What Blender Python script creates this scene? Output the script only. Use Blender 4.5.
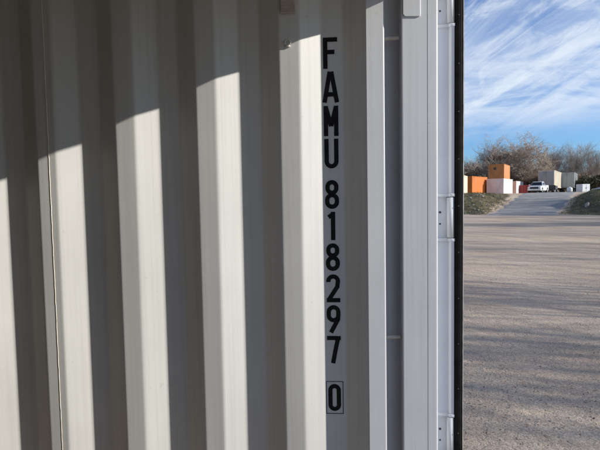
import bpy, bmesh, math, random
import numpy as np
from mathutils import Vector, Matrix
from math import radians, sin, cos, tan, pi, hypot, atan2

# ------------------------------------------------------------------ scene, camera, sky, sun
S = bpy.context.scene
COL = S.collection
for o in list(bpy.data.objects):
    bpy.data.objects.remove(o)

EYE = 1.67
YAW, PITCH, ROLL = radians(4.0), radians(3.1), radians(0.98)
Fv = Vector((-sin(YAW)*cos(PITCH), cos(YAW)*cos(PITCH), -sin(PITCH)))
R0 = Fv.cross(Vector((0, 0, 1))).normalized()
U0 = R0.cross(Fv)
Rv = R0*cos(ROLL) - U0*sin(ROLL)
Uv = U0*cos(ROLL) + R0*sin(ROLL)
cd = bpy.data.cameras.new('camera')
cd.sensor_width = 36.0
cd.lens = 27.0
cd.clip_start = 0.02
cd.clip_end = 3000
cam = bpy.data.objects.new('camera', cd)
COL.objects.link(cam)
m = Matrix((Rv, Uv, -Fv)).transposed().to_4x4()
m.translation = Vector((0, 0, EYE))
cam.matrix_world = m
S.camera = cam

SUN = Vector((1.0, -0.25, 0.406)).normalized()      # towards the sun
elev = math.asin(SUN.z)
W = bpy.data.worlds.new('World')
S.world = W
W.use_nodes = True
nt = W.node_tree
nt.nodes.clear()
N = nt.nodes.new
out = N('ShaderNodeOutputWorld')
bg = N('ShaderNodeBackground')
sky = N('ShaderNodeTexSky')
sky.sky_type = 'NISHITA'
sky.sun_disc = False
sky.sun_elevation = elev
sky.sun_rotation = atan2(SUN.x, SUN.y)
sky.air_density = 1.0
sky.dust_density = 0.15
sky.ozone_density = 1.6
bg.inputs['Strength'].default_value = 0.098
# high thin cloud: a sheet of cirrus far above, seen in perspective
tc = N('ShaderNodeTexCoord')
sep = N('ShaderNodeSeparateXYZ')
nt.links.new(tc.outputs['Generated'], sep.inputs[0])
def wmath(op, a, b=None):
    n = N('ShaderNodeMath')
    n.operation = op
    for i, x in enumerate((a, b)):
        if x is None:
            continue
        if isinstance(x, (int, float)):
            n.inputs[i].default_value = x
        else:
            nt.links.new(x, n.inputs[i])
    return n.outputs[0]
zz = wmath('ADD', wmath('MAXIMUM', sep.outputs['Z'], 0.0), 0.55)
cx = wmath('DIVIDE', sep.outputs['X'], zz)
cy = wmath('DIVIDE', sep.outputs['Y'], zz)
comb = N('ShaderNodeCombineXYZ')
nt.links.new(cx, comb.inputs[0])
nt.links.new(cy, comb.inputs[1])
def cloud_layer(rot, scale, nscale, detail, rough, lo, hi, distort, off):
    mp = N('ShaderNodeMapping')
    mp.vector_type = 'TEXTURE'
    mp.inputs['Rotation'].default_value = (0, 0, rot)
    mp.inputs['Scale'].default_value = scale
    mp.inputs['Location'].default_value = off
    nt.links.new(comb.outputs[0], mp.inputs[0])
    nz = N('ShaderNodeTexNoise')
    nz.inputs['Scale'].default_value = nscale
    nz.inputs['Detail'].default_value = detail
    nz.inputs['Roughness'].default_value = rough
    nz.inputs['Distortion'].default_value = distort
    nt.links.new(mp.outputs[0], nz.inputs['Vector'])
    mr = N('ShaderNodeMapRange')
    mr.interpolation_type = 'SMOOTHSTEP'
    mr.inputs['From Min'].default_value = lo
    mr.inputs['From Max'].default_value = hi
    nt.links.new(nz.outputs['Fac'], mr.inputs['Value'])
    return mr.outputs[0]
cov = cloud_layer(radians(-62), (1.5, 0.9, 1), 1.9, 3, 0.5, 0.36, 0.62, 0.3, (0.62, 0.10, 0))      # where cirrus lies at all
fib = cloud_layer(radians(-64), (2.0, 0.36, 1), 2.9, 12, 0.66, 0.34, 0.70, 0.9, (3.1, 1.7, 2))     # its combed fibres
fin = cloud_layer(radians(-50), (1.2, 0.30, 1), 7.0, 10, 0.70, 0.38, 0.72, 0.6, (1.1, 5.7, 2))
rip = cloud_layer(radians(-18), (1.0, 0.34, 1), 4.2, 10, 0.62, 0.36, 0.62, 0.8, (1.2, 0.4, 5))      # rippled veil low over the land
vl = N('ShaderNodeMapRange')           # the thicker veil lies low, all the way round
vl.interpolation_type = 'SMOOTHSTEP'
vl.inputs['From Min'].default_value = 0.33
vl.inputs['From Max'].default_value = 0.21
nt.links.new(sep.outputs['Z'], vl.inputs['Value'])
pat = cloud_layer(radians(-60), (0.9, 0.6, 1), 6.5, 10, 0.62, 0.40, 0.64, 0.8, (2.3, 1.1, 7))      # puffs that break the fibres
f2 = wmath('ADD', wmath('MULTIPLY', fib, 0.34), wmath('MULTIPLY', wmath('ADD', wmath('MULTIPLY', fin, 0.35), pat), wmath('MULTIPLY', fib, 0.85)))
cl = wmath('ADD', wmath('MULTIPLY', f2, wmath('ADD', wmath('MULTIPLY', cov, 0.80), 0.16)), wmath('MULTIPLY', wmath('MULTIPLY', rip, vl.outputs[0]), 0.55))
cl = wmath('ADD', cl, wmath('MULTIPLY', vl.outputs[0], 0.14))
low = N('ShaderNodeMapRange')          # the sheet of cloud ends before the horizon
low.interpolation_type = 'SMOOTHSTEP'
low.inputs['From Min'].default_value = 0.10
low.inputs['From Max'].default_value = 0.185
nt.links.new(sep.outputs['Z'], low.inputs['Value'])
cl = wmath('MULTIPLY', wmath('SUBTRACT', 1.0, wmath('POWER', 2.71828, wmath('MULTIPLY', cl, -1.6))), low.outputs[0])
tint = N('ShaderNodeMix')
tint.data_type = 'RGBA'
tint.blend_type = 'MULTIPLY'
tint.inputs['Factor'].default_value = 1.0
tint.inputs['B'].default_value = (0.54, 0.83, 1.26, 1)
nt.links.new(sky.outputs[0], tint.inputs['A'])
mix = N('ShaderNodeMix')
mix.data_type = 'RGBA'
nt.links.new(cl, mix.inputs['Factor'])
nt.links.new(tint.outputs['Result'], mix.inputs['A'])
mix.inputs['B'].default_value = (6.6, 7.2, 7.9, 1)
nt.links.new(mix.outputs['Result'], bg.inputs['Color'])
nt.links.new(bg.outputs[0], out.inputs[0])

sl = bpy.data.lights.new('sun', 'SUN')
sl.energy = 4.6
sl.angle = radians(0.53)
sl.color = (1.0, 0.945, 0.85)
sun = bpy.data.objects.new('sun', sl)
COL.objects.link(sun)
sun.rotation_euler = SUN.to_track_quat('Z', 'Y').to_euler()
sun.location = (20, -5, 12)

S.view_settings.view_transform = 'Standard'
S.view_settings.look = 'None'
S.view_settings.exposure = 0.37
S.view_settings.gamma = 1.0
S.view_settings.use_curve_mapping = False
S.render.engine = 'CYCLES'
S.cycles.max_bounces = 10
S.cycles.diffuse_bounces = 7

# ------------------------------------------------------------------ helpers
def ray(px, py):
    return Fv + Rv*((px-300)/450.0) + Uv*((225-py)/450.0)
EU = Vector((0.403, 0.915, 0)).normalized()      # up the drive
EV = Vector((EU.y, -EU.x, 0))                    # across the drive, to the right
def at(px, d, py=196):
    r = ray(px, py)                  # d is measured along the lens axis
    return Vector((r.x*d, r.y*d, 0))
def uv2w(u, v, z=0.0):
    return EU*u + EV*v + Vector((0, 0, z))

def link(name, me, mat=None, parent=None):
    o = bpy.data.objects.new(name, me)
    COL.objects.link(o)
    if mat is not None:
        me.materials.append(mat)
    if parent is not None:
        o.parent = parent
    return o
def tag(o, label=None, cat=None, group=None, kind=None):
    for k, v in (('label', label), ('category', cat), ('group', group), ('kind', kind)):
        if v:
            o[k] = v
    return o
def empty(name, loc, rz=0.0, label=None, cat=None, group=None):
    o = bpy.data.objects.new(name, None)
    COL.objects.link(o)
    o.empty_display_size = 0.3
    o.location = loc
    o.rotation_euler = (0, 0, rz)
    return tag(o, label, cat, group)
def copy_tree(o, parent=None):
    c = o.copy()
    COL.objects.link(c)
    if parent is not None:
        c.parent = parent
    for ch in [x for x in bpy.data.objects if x.parent == o]:
        copy_tree(ch, c)
    return c

class MB:
    """collects shapes of ONE mesh"""
    def __init__(s):
        s.bm = bmesh.new()
    def box(s, x0, x1, y0, y1, z0, z1, bev=0.0, seg=1, M=None):
        vs = [s.bm.verts.new((x, y, z)) for x in (x0, x1) for y in (y0, y1) for z in (z0, z1)]
        fs = [(0, 1, 3, 2), (4, 6, 7, 5), (0, 4, 5, 1), (2, 3, 7, 6), (0, 2, 6, 4), (1, 5, 7, 3)]
        faces = [s.bm.faces.new([vs[i] for i in f]) for f in fs]
        if bev > 0:
            es = list({e for f in faces for e in f.edges})
            r = bmesh.ops.bevel(s.bm, geom=es, offset=bev, segments=seg, affect='EDGES', profile=0.5)
            vs = list({v for f in r['faces'] for v in f.verts} | {v for v in vs if v.is_valid})
        if M is not None:
            bmesh.ops.transform(s.bm, matrix=M, verts=[v for v in vs if v.is_valid])
        return s
    def prism(s, pts, a0, a1, axis='z', bev=0.0, seg=1):
        """2-D outline swept along an axis. axis z: pts are (x,y); y: (x,z); x: (y,z)"""
        def mk(p, a):
            return {'z': (p[0], p[1], a), 'y': (p[0], a, p[1]), 'x': (a, p[0], p[1])}[axis]
        A = [s.bm.verts.new(mk(p, a0)) for p in pts]
        B = [s.bm.verts.new(mk(p, a1)) for p in pts]
        n = len(pts)
        fs = [s.bm.faces.new(A[::-1]), s.bm.faces.new(B)]
        for i in range(n):
            fs.append(s.bm.faces.new((A[i], A[(i+1) % n], B[(i+1) % n], B[i])))
        if bev > 0:
            es = list({e for f in fs for e in f.edges})
            bmesh.ops.bevel(s.bm, geom=es, offset=bev, segments=seg, affect='EDGES', profile=0.5)
        return s
    def loft(s, rings, cap=True):
        rs = [[s.bm.verts.new(p) for p in r] for r in rings]
        n = len(rs[0])
        for a, b in zip(rs[:-1], rs[1:]):
            for i in range(n):
                s.bm.faces.new((a[i], a[(i+1) % n], b[(i+1) % n], b[i]))
        if cap:
            s.bm.faces.new(rs[0][::-1])
            s.bm.faces.new(rs[-1])
        return s
    def cyl(s, p0, p1, r0, r1=None, n=12, cap=True):
        r1 = r0 if r1 is None else r1
        p0, p1 = Vector(p0), Vector(p1)
        d = (p1-p0).normalized()
        a = d.orthogonal().normalized()
        b = d.cross(a)
        rg = lambda p, r: [p + (a*cos(2*pi*i/n) + b*sin(2*pi*i/n))*r for i in range(n)]
        return s.loft([rg(p0, r0), rg(p1, r1)], cap)
    def tube(s, pts, r, n=8):
        pts = [Vector(p) for p in pts]
        rings = []
        up = None
        for i, p in enumerate(pts):
            d = (pts[min(i+1, len(pts)-1)] - pts[max(i-1, 0)]).normalized()
            if up is None:
                up = d.orthogonal().normalized()
            up = (up - d*up.dot(d)).normalized()
            b = d.cross(up)
            rings.append([p + (up*cos(2*pi*k/n) + b*sin(2*pi*k/n))*r for k in range(n)])
        return s.loft(rings)
    def build(s, name, mat, parent=None, smooth=False):
        bmesh.ops.recalc_face_normals(s.bm, faces=s.bm.faces)
        me = bpy.data.meshes.new(name)
        s.bm.to_mesh(me)
        s.bm.free()
        if smooth:
            me.polygons.foreach_set('use_smooth', [True]*len(me.polygons))
        return link(name, me, mat, parent)

def raw(name, verts, faces, mat, parent=None, smooth=False):
    me = bpy.data.meshes.new(name)
    me.from_pydata([tuple(v) for v in verts], [], [tuple(f) for f in faces])
    if smooth:
        me.polygons.foreach_set('use_smooth', [True]*len(me.polygons))
    me.update()
    return link(name, me, mat, parent)

def soup(name, co, n, mat, parent=None):
    """co: (k*n,3) corners of k separate n-gons"""
    co = np.asarray(co, dtype=np.float32).reshape(-1, 3)
    k = len(co)//n
    me = bpy.data.meshes.new(name)
    me.vertices.add(len(co))
    me.vertices.foreach_set('co', co.ravel())
    me.loops.add(len(co))
    me.loops.foreach_set('vertex_index', np.arange(len(co), dtype=np.int32))
    me.polygons.add(k)
    me.polygons.foreach_set('loop_start', np.arange(0, len(co), n, dtype=np.int32))
    me.update(calc_edges=True)
    return link(name, me, mat, parent)

# ------------------------------------------------------------------ materials
def mat(name, c1, c2=None, rough=0.6, scale=4.0, detail=4.0, lo=0.35, hi=0.65, bump=0.0, bscale=30.0,
        metal=0.0, stretch=(1, 1, 1), spec=0.5, coord='Object', bdist=0.01, extra=None):
    mt = bpy.data.materials.new(name)
    mt.use_nodes = True
    t = mt.node_tree
    b = t.nodes['Principled BSDF']
    b.inputs['Roughness'].default_value = rough
    b.inputs['Metallic'].default_value = metal
    b.inputs['Specular IOR Level'].default_value = spec
    c1 = tuple(c1) + (1,)
    tcn = t.nodes.new('ShaderNodeTexCoord')
    mp = t.nodes.new('ShaderNodeMapping')
    mp.inputs['Scale'].default_value = stretch
    t.links.new(tcn.outputs[coord], mp.inputs[0])
    if c2 is None:
        b.inputs['Base Color'].default_value = c1
    else:
        nz = t.nodes.new('ShaderNodeTexNoise')
        nz.inputs['Scale'].default_value = scale
        nz.inputs['Detail'].default_value = detail
        t.links.new(mp.outputs[0], nz.inputs['Vector'])
        cr = t.nodes.new('ShaderNodeValToRGB')
        cr.color_ramp.elements[0].position = lo
        cr.color_ramp.elements[1].position = hi
        cr.color_ramp.elements[0].color = c1
        cr.color_ramp.elements[1].color = tuple(c2) + (1,)
        t.links.new(nz.outputs['Fac'], cr.inputs[0])
        t.links.new(cr.outputs[0], b.inputs['Base Color'])
    if bump > 0:
        nb = t.nodes.new('ShaderNodeTexNoise')
        nb.inputs['Scale'].default_value = bscale
        nb.inputs['Detail'].default_value = 5
        t.links.new(mp.outputs[0], nb.inputs['Vector'])
        bp = t.nodes.new('ShaderNodeBump')
        bp.inputs['Strength'].default_value = bump
        bp.inputs['Distance'].default_value = bdist
        t.links.new(nb.outputs['Fac'], bp.inputs['Height'])
        t.links.new(bp.outputs[0], b.inputs['Normal'])
    if extra:
        extra(t, b, mp)
    return mt

def wall_extra(t, b, mp):
    """sheet steel: slow waviness of the panels, faint rubbed streaks, a few rust flecks"""
    n1 = t.nodes.new('ShaderNodeTexNoise'); n1.inputs['Scale'].default_value = 3.2; n1.inputs['Detail'].default_value = 2
    n2 = t.nodes.new('ShaderNodeTexNoise'); n2.inputs['Scale'].default_value = 260; n2.inputs['Detail'].default_value = 2
    t.links.new(mp.outputs[0], n1.inputs['Vector']); t.links.new(mp.outputs[0], n2.inputs['Vector'])
    b1 = t.nodes.new('ShaderNodeBump'); b1.inputs['Strength'].default_value = 0.08; b1.inputs['Distance'].default_value = 0.006
    b2 = t.nodes.new('ShaderNodeBump'); b2.inputs['Strength'].default_value = 0.12; b2.inputs['Distance'].default_value = 0.0012
    t.links.new(n1.outputs['Fac'], b1.inputs['Height']); t.links.new(n2.outputs['Fac'], b2.inputs['Height'])
    t.links.new(b1.outputs[0], b2.inputs['Normal']); t.links.new(b2.outputs[0], b.inputs['Normal'])
    # streaks along the folds + scuffs
    mp2 = t.nodes.new('ShaderNodeMapping'); mp2.inputs['Scale'].default_value = (90, 90, 1.3)
    t.links.new(mp.outputs[0], mp2.inputs[0])
    n3 = t.nodes.new('ShaderNodeTexNoise'); n3.inputs['Scale'].default_value = 1.0; n3.inputs['Detail'].default_value = 4
    t.links.new(mp2.outputs[0], n3.inputs['Vector'])
    r3 = t.nodes.new('ShaderNodeValToRGB')
    r3.color_ramp.elements[0].position = 0.28; r3.color_ramp.elements[0].color = (0.92, 0.915, 0.91, 1)
    r3.color_ramp.elements[1].position = 0.55; r3.color_ramp.elements[1].color = (1, 1, 1, 1)
    t.links.new(n3.outputs['Fac'], r3.inputs[0])
    n4 = t.nodes.new('ShaderNodeTexNoise'); n4.inputs['Scale'].default_value = 24; n4.inputs['Detail'].default_value = 8; n4.inputs['Roughness'].default_value = 0.7
    t.links.new(mp.outputs[0], n4.inputs['Vector'])
    r4 = t.nodes.new('ShaderNodeValToRGB')
    r4.color_ramp.elements[0].position = 0.65; r4.color_ramp.elements[0].color = (1, 1, 1, 1)
    r4.color_ramp.elements[1].position = 0.80; r4.color_ramp.elements[1].color = (0.72, 0.66, 0.6, 1)
    t.links.new(n4.outputs['Fac'], r4.inputs[0])
    src = b.inputs['Base Color'].links[0].from_socket
    for r in (r3, r4):
        mx = t.nodes.new('ShaderNodeMix'); mx.data_type = 'RGBA'; mx.blend_type = 'MULTIPLY'
        mx.inputs['Factor'].default_value = 1.0
        t.links.new(src, mx.inputs['A']); t.links.new(r.outputs[0], mx.inputs['B'])
        src = mx.outputs['Result']
    t.links.new(src, b.inputs['Base Color'])

M_wall = mat('interior_paint', (0.545, 0.547, 0.532), (0.588, 0.59, 0.574), 0.5, 2.5, 5, extra=wall_extra)
M_post = mat('post_paint', (0.60, 0.62, 0.65), (0.65, 0.67, 0.70), 0.5, 3, 5, extra=wall_extra)
M_edge = mat('edge_paint', (0.58, 0.61, 0.655), (0.64, 0.665, 0.71), 0.42, 6, 4, bump=0.1, bscale=60, bdist=0.002)
M_weld = mat('weld_bead', (0.70, 0.68, 0.62), (0.55, 0.50, 0.42), 0.5, 40, 3, bump=0.4, bscale=150, bdist=0.002)
M_print = mat('black_print', (0.006, 0.006, 0.007), (0.012, 0.012, 0.013), 0.7, 60, 4, spec=0.2)
M_rubber = mat('rubber', (0.004, 0.004, 0.004), (0.010, 0.010, 0.010), 0.8, 30, 4, spec=0.15)
M_rubber_sunlit = mat('rubber_sunlit', (0.22, 0.21, 0.20), (0.34, 0.33, 0.31), 0.7, 30, 4)  # pale copy of the rubber: sunlight on the seal's edge put into its colour
M_rivet = mat('rivet_steel', (0.16, 0.16, 0.16), None, 0.4, metal=0.8)
M_ply = mat('floor_ply', (0.30, 0.20, 0.125), (0.42, 0.29, 0.19), 0.6, 3, 6, stretch=(1, 12, 1), bump=0.2, bscale=20)
M_darksteel = mat('dark_steel', (0.03, 0.03, 0.032), (0.06, 0.055, 0.05), 0.6, 12)
M_vent = mat('vent_mesh', (0.42, 0.36, 0.31), (0.52, 0.46, 0.41), 0.6, 60)

# ------------------------------------------------------------------ ground
def sstep(a, b, x):
    t = np.clip((x-a)/(b-a), 0, 1)
    return t*t*(3-2*t)
PLAT = 2.2
def road_edges(u):
    k = np.clip((u-46)/24.0, 0, 1.6)
    return -3.9+2.3*k, 1.35+3.2*k
def vnoise(u, v):
    return (np.sin(u*0.9+v*0.55+1.3)*np.cos(v*0.8-u*0.31)+0.6*np.sin(u*2.1-v*1.7)+0.5*np.cos(v*2.9+u*1.2))
def height(u, v):
    u = np.asarray(u, float); v = np.asarray(v, float)
    zr = PLAT*(0.25*np.clip((u-46)/24, 0, 1)+0.75*sstep(44.5, 73, u))
    l, r = road_edges(u)
    wob = 0.6*np.sin(v*0.7)+0.3*np.sin(v*1.9+1)
    bl = (PLAT-0.12)*sstep(45.9+wob*0.9, 54.5+wob, u) + 0.12*sstep(55, 70, u)
    br = (PLAT+0.05)*sstep(45.7+wob*0.9, 57+wob, u) - 0.05*sstep(55, 70, u)
    ml = sstep(0.2, 3.2, l-v)
    mr = sstep(0.2, 2.6, v-r)
    z = zr + (np.maximum(bl, zr)-zr)*ml + (np.maximum(br, zr)-zr)*mr
    bank = np.clip(np.maximum(ml, mr)*sstep(45.2+wob*0.8, 47.0+wob*0.8, u)*(1-sstep(63, 70, u)), 0, 1)
    z = z + bank*(0.08*vnoise(u, v)+0.05*vnoise(u*2.3+1, v*2.1))
    far = sstep(140, 400, u)*9.0
    near = (1-sstep(40, 46, u))*0.012*vnoise(u*0.7, v*0.6)*sstep(3.5, 8, np.abs(u))
    return z + far + near, bank
def hz(p):
    p = Vector(p)
    return float(height(p.dot(EU), p.dot(EV))[0])
def onground(p, dz=0.0):
    return Vector((p.x, p.y, hz(p)+dz))

uu = np.concatenate([np.linspace(-400, -60, 12), np.linspace(-50, 0, 20), np.linspace(1, 43, 70), np.arange(43.5, 74, 0.35),
                     np.linspace(75, 140, 24), np.linspace(150, 900, 22)])
vv = np.concatenate([np.linspace(-700, -60, 14), np.linspace(-50, -17, 14), np.arange(-16, 14.1, 0.35), np.linspace(15, 60, 18), np.linspace(70, 700, 14)])
GU, GV = np.meshgrid(uu, vv, indexing='ij')
GZ, GB = height(GU, GV)
P = np.stack([GU*EU.x+GV*EV.x, GU*EU.y+GV*EV.y, GZ], -1).reshape(-1, 3)
nu, nv = len(uu), len(vv)
fa = [(i*nv+j, (i+1)*nv+j, (i+1)*nv+j+1, i*nv+j+1) for i in range(nu-1) for j in range(nv-1)]

def ground_extra(t, b, mp):
    L = t.links.new
    def noise(sc, det=6, ro=0.6, stretch=None, dist=0.0):
        n = t.nodes.new('ShaderNodeTexNoise')
        n.inputs['Scale'].default_value = sc; n.inputs['Detail'].default_value = det; n.inputs['Roughness'].default_value = ro
        n.inputs['Distortion'].default_value = dist
        if stretch:
            q = t.nodes.new('ShaderNodeMapping'); q.vector_type = 'TEXTURE'; q.inputs['Scale'].default_value = stretch[0]; q.inputs['Rotation'].default_value = (0, 0, stretch[1])
            L(mp.outputs[0], q.inputs[0]); L(q.outputs[0], n.inputs['Vector'])
        else:
            L(mp.outputs[0], n.inputs['Vector'])
        return n.outputs['Fac']
    def ramp(src, p0, c0, p1, c1):
        r = t.nodes.new('ShaderNodeValToRGB')
        r.color_ramp.elements[0].position = p0; r.color_ramp.elements[1].position = p1
        r.color_ramp.elements[0].color = c0 + (1,); r.color_ramp.elements[1].color = c1 + (1,)
        L(src, r.inputs[0]); return r.outputs[0]
    def mixc(f, a, c, mode='MIX'):
        x = t.nodes.new('ShaderNodeMix'); x.data_type = 'RGBA'; x.blend_type = mode
        if isinstance(f, float): x.inputs['Factor'].default_value = f
        else: L(f, x.inputs['Factor'])
        L(a, x.inputs['A']); L(c, x.inputs['B']); return x.outputs['Result']
    dirt = ramp(noise(0.35, 6, 0.6), 0.3, (0.50, 0.40, 0.315), 0.7, (0.66, 0.55, 0.445))
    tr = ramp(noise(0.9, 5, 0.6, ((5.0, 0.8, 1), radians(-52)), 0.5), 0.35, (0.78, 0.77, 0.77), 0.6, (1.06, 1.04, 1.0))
    fine = ramp(noise(60, 6, 0.75), 0.32, (0.62, 0.61, 0.60), 0.62, (1.16, 1.15, 1.13))
    vor = t.nodes.new('ShaderNodeTexVoronoi'); vor.inputs['Scale'].default_value = 95
    L(mp.outputs[0], vor.inputs['Vector'])
    peb = ramp(vor.outputs['Color'], 0.1, (0.70, 0.69, 0.69), 0.9, (1.22, 1.20, 1.18))
    litter = ramp(noise(3.2, 8, 0.75, None, 0.6), 0.62, (1, 1, 1), 0.74, (0.50, 0.42, 0.35))
    d = dirt
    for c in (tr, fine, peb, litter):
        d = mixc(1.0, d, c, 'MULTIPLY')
    g = ramp(noise(1.4, 7, 0.7), 0.35, (0.055, 0.055, 0.032), 0.70, (0.21, 0.175, 0.125))
    g2 = ramp(noise(9, 6, 0.7), 0.35, (0.55, 0.55, 0.5), 0.7, (1.25, 1.2, 1.05))
    g = mixc(1.0, g, g2, 'MULTIPLY')
    at_ = t.nodes.new('ShaderNodeAttribute'); at_.attribute_name = 'bank'
    e = t.nodes.new('ShaderNodeMath'); e.operation = 'ADD'; L(at_.outputs['Fac'], e.inputs[0])
    e2 = t.nodes.new('ShaderNodeMath'); e2.operation = 'MULTIPLY_ADD'; L(noise(2.2, 5, 0.7), e2.inputs[0]); e2.inputs[1].default_value = 0.45; e2.inputs[2].default_value = -0.15
    L(e2.outputs[0], e.inputs[1])
    s_ = t.nodes.new('ShaderNodeMapRange'); s_.interpolation_type = 'SMOOTHSTEP'; s_.inputs['From Min'].default_value = 0.10; s_.inputs['From Max'].default_value = 0.34
    L(e.outputs[0], s_.inputs['Value'])
    L(mixc(s_.outputs[0], d, g), b.inputs['Base Color'])
    bp = t.nodes.new('ShaderNodeBump'); bp.inputs['Strength'].default_value = 0.7; bp.inputs['Distance'].default_value = 0.018
    L(noise(26, 8, 0.72), bp.inputs['Height'])
    bp2 = t.nodes.new('ShaderNodeBump'); bp2.inputs['Strength'].default_value = 0.6; bp2.inputs['Distance'].default_value = 0.006
    L(vor.outputs['Distance'], bp2.inputs['Height']); L(bp.outputs[0], bp2.inputs['Normal'])
    bp3 = t.nodes.new('ShaderNodeBump'); bp3.inputs['Strength'].default_value = 0.8; bp3.inputs['Distance'].default_value = 0.05
    L(noise(3.0, 5, 0.6, ((4.0, 0.7, 1), radians(-55)), 0.6), bp3.inputs['Height']); L(bp2.outputs[0], bp3.inputs['Normal'])
    bp4 = t.nodes.new('ShaderNodeBump'); bp4.inputs['Strength'].default_value = 0.7; bp4.inputs['Distance'].default_value = 0.035
    L(noise(6.5, 6, 0.65, None, 0.4), bp4.inputs['Height']); L(bp3.outputs[0], bp4.inputs['Normal'])
    L(bp4.outputs[0], b.inputs['Normal'])
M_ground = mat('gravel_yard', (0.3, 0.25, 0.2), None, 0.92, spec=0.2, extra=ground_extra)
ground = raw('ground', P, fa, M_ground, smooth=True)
ba = ground.data.attributes.new('bank', 'FLOAT', 'POINT')
ba.data.foreach_set('value', GB.ravel().astype(np.float32))
tag(ground, 'tan gravel yard ground rising to the parking plateau', 'ground', kind='structure')

# driveway: a sheet of worn asphalt laid on the slope
ud = np.concatenate([np.arange(45.2, 74.1, 0.35), np.linspace(75, 112, 20)])
tv = np.linspace(0, 1, 22)
dv, df = [], []
for i, u in enumerate(ud):
    l, r = road_edges(u)
    w = 0.18*sin(u*1.7)+0.1*sin(u*4.1)
    fl = 1.4*max(0, (47.2-u)/2)**2
    for tt in tv:
        v = (l-fl-0.1+w)*(1-tt)+(r+fl+0.1-w*0.7)*tt
        p = uv2w(u, v)
        edge = 0.0 if 0.02 < tt < 0.98 else -0.05
        dv.append((p.x, p.y, float(height(u, v)[0])+0.03*min(1, max(0.15, (u-45.2)/1.5))+edge))
n = len(tv)
df = [(i*n+j, (i+1)*n+j, (i+1)*n+j+1, i*n+j+1) for i in range(len(ud)-1) for j in range(n-1)]
M_asph = mat('worn_asphalt', (0.20, 0.195, 0.19), (0.30, 0.29, 0.275), 0.85, 0.8, 8, bump=0.4, bscale=20, bdist=0.02)
tag(raw('driveway', dv, df, M_asph, smooth=True), 'grey asphalt driveway climbing to the parked pickup', 'driveway', kind='structure')

# ------------------------------------------------------------------ the container the camera stands in
X0, PER = -0.027, 0.283
REC, PRO = 1.54, 1.504
FLOOR, ZTOP = 0.12, 2.52
XBACK = -5.55
box_c = empty('shipping_container', (0, 0, 0), 0, 'grey-white painted shipping container interior with corrugated wall and black lettering', 'container')
xs = [(0.121, PRO-0.002), (0.045, REC), (X0, REC)]
x = X0
while x > XBACK+0.3:
    xs += [(x-0.070, PRO), (x-0.138, PRO), (x-0.208, REC), (x-PER, REC)]
    x -= PER
xs.append((XBACK, REC))
def soften(pts, r=0.006, k=3):
    """round the folds of an open outline"""
    o = [Vector(pts[0])]
    for a, b, c in zip(pts[:-2], pts[1:-1], pts[2:]):
        a, b, c = Vector(a), Vector(b), Vector(c)
        d0, d1 = (a-b), (c-b)
        if d0.length < 1e-6 or d1.length < 1e-6:
            continue
        rr = min(r, d0.length*0.4, d1.length*0.4)
        p, q = b+d0.normalized()*rr, b+d1.normalized()*rr
        for i in range(k+1):
            t = i/k
            o.append(p*(1-t)**2+b*2*t*(1-t)+q*t*t)
    o.append(Vector(pts[-1]))
    return o
def sheet(name, prof, z0, z1, th, material, parent):
    """a folded steel sheet: outline in x,y swept in z, with thickness away from the camera"""
    pr = soften(prof)
    vs, fs = [], []
    nz = 1
    for (px, py) in pr:
        vs += [(px, py, z0), (px, py, z1), (px, py+th, z0), (px, py+th, z1)]
    for i in range(len(pr)-1):
        a, b = 4*i, 4*(i+1)
        fs += [(a, b, b+1, a+1), (a+2, a+3, b+3, b+2), (a+1, b+1, b+3, a+3), (a, a+2, b+2, b)]
    e = 4*(len(pr)-1)
    fs += [(0, 1, 3, 2), (e, e+2, e+3, e+1)]
    o = raw(name, vs, fs, material, parent)
    bm = bmesh.new(); bm.from_mesh(o.data); bmesh.ops.recalc_face_normals(bm, faces=bm.faces); bm.to_mesh(o.data); bm.free()
    return o
wall = sheet('side_wall', xs, FLOOR, ZTOP, 0.002, M_wall, box_c)
wall['label'] = 'corrugated grey-white steel wall carrying the black number'
xo = [(x, -0.83-(y-PRO)) for x, y in xs]
ow = sheet('side_wall', [(x, y) for x, y in xo], FLOOR, ZTOP, -0.002, M_wall, box_c)
ow['label'] = 'corrugated wall on the other side'
MB().box(XBACK-0.05, XBACK, -0.9, 1.6, 0.0, ZTOP+0.05).build('end_wall', M_wall, box_c)
MB().box(XBACK, 0.33, -0.9, 1.6, ZTOP+0.002, ZTOP+0.05).build('roof', M_wall, box_c)
MB().box(0.33, 0.40, -0.9, 1.62, 2.395, 2.55, 0.006).build('door_header', M_post, box_c)
MB().box(0.30, 0.42, -0.9, 1.62, 0.0, FLOOR-0.005, 0.004).build('door_sill', M_post, box_c)
for i in range(8):
    a = -0.862+i*0.2985
    MB().box(XBACK+0.004, 0.296, a, a+0.295, FLOOR-0.028, FLOOR, 0.002).build('floor_board', M_ply, box_c)
MB().box(XBACK, 0.296, -0.87, 1.55, 0.004, FLOOR-0.03).build('underframe', M_darksteel, box_c)
# bottom and top side rails outside the sheet
for nm, z0, z1 in (('bottom_rail', 0.002, 0.16), ('top_rail', 2.46, 2.56)):
    MB().box(XBACK, 0.18, 1.546, 1.60, z0, z1, 0.004).build(nm, M_post, box_c)
# weld bead where two wall sheets meet
sx = X0-2*PER-0.70*PER+0.02
seam_x = -0.955+0.040
zs = np.linspace(FLOOR, ZTOP, 160)
rs = random.Random(4)
MB().tube([(-0.972+rs.uniform(-.0006, .0006), PRO-0.0001, z) for z in zs], 0.0014, 6).build('weld_seam', M_weld, wall, True)

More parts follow.
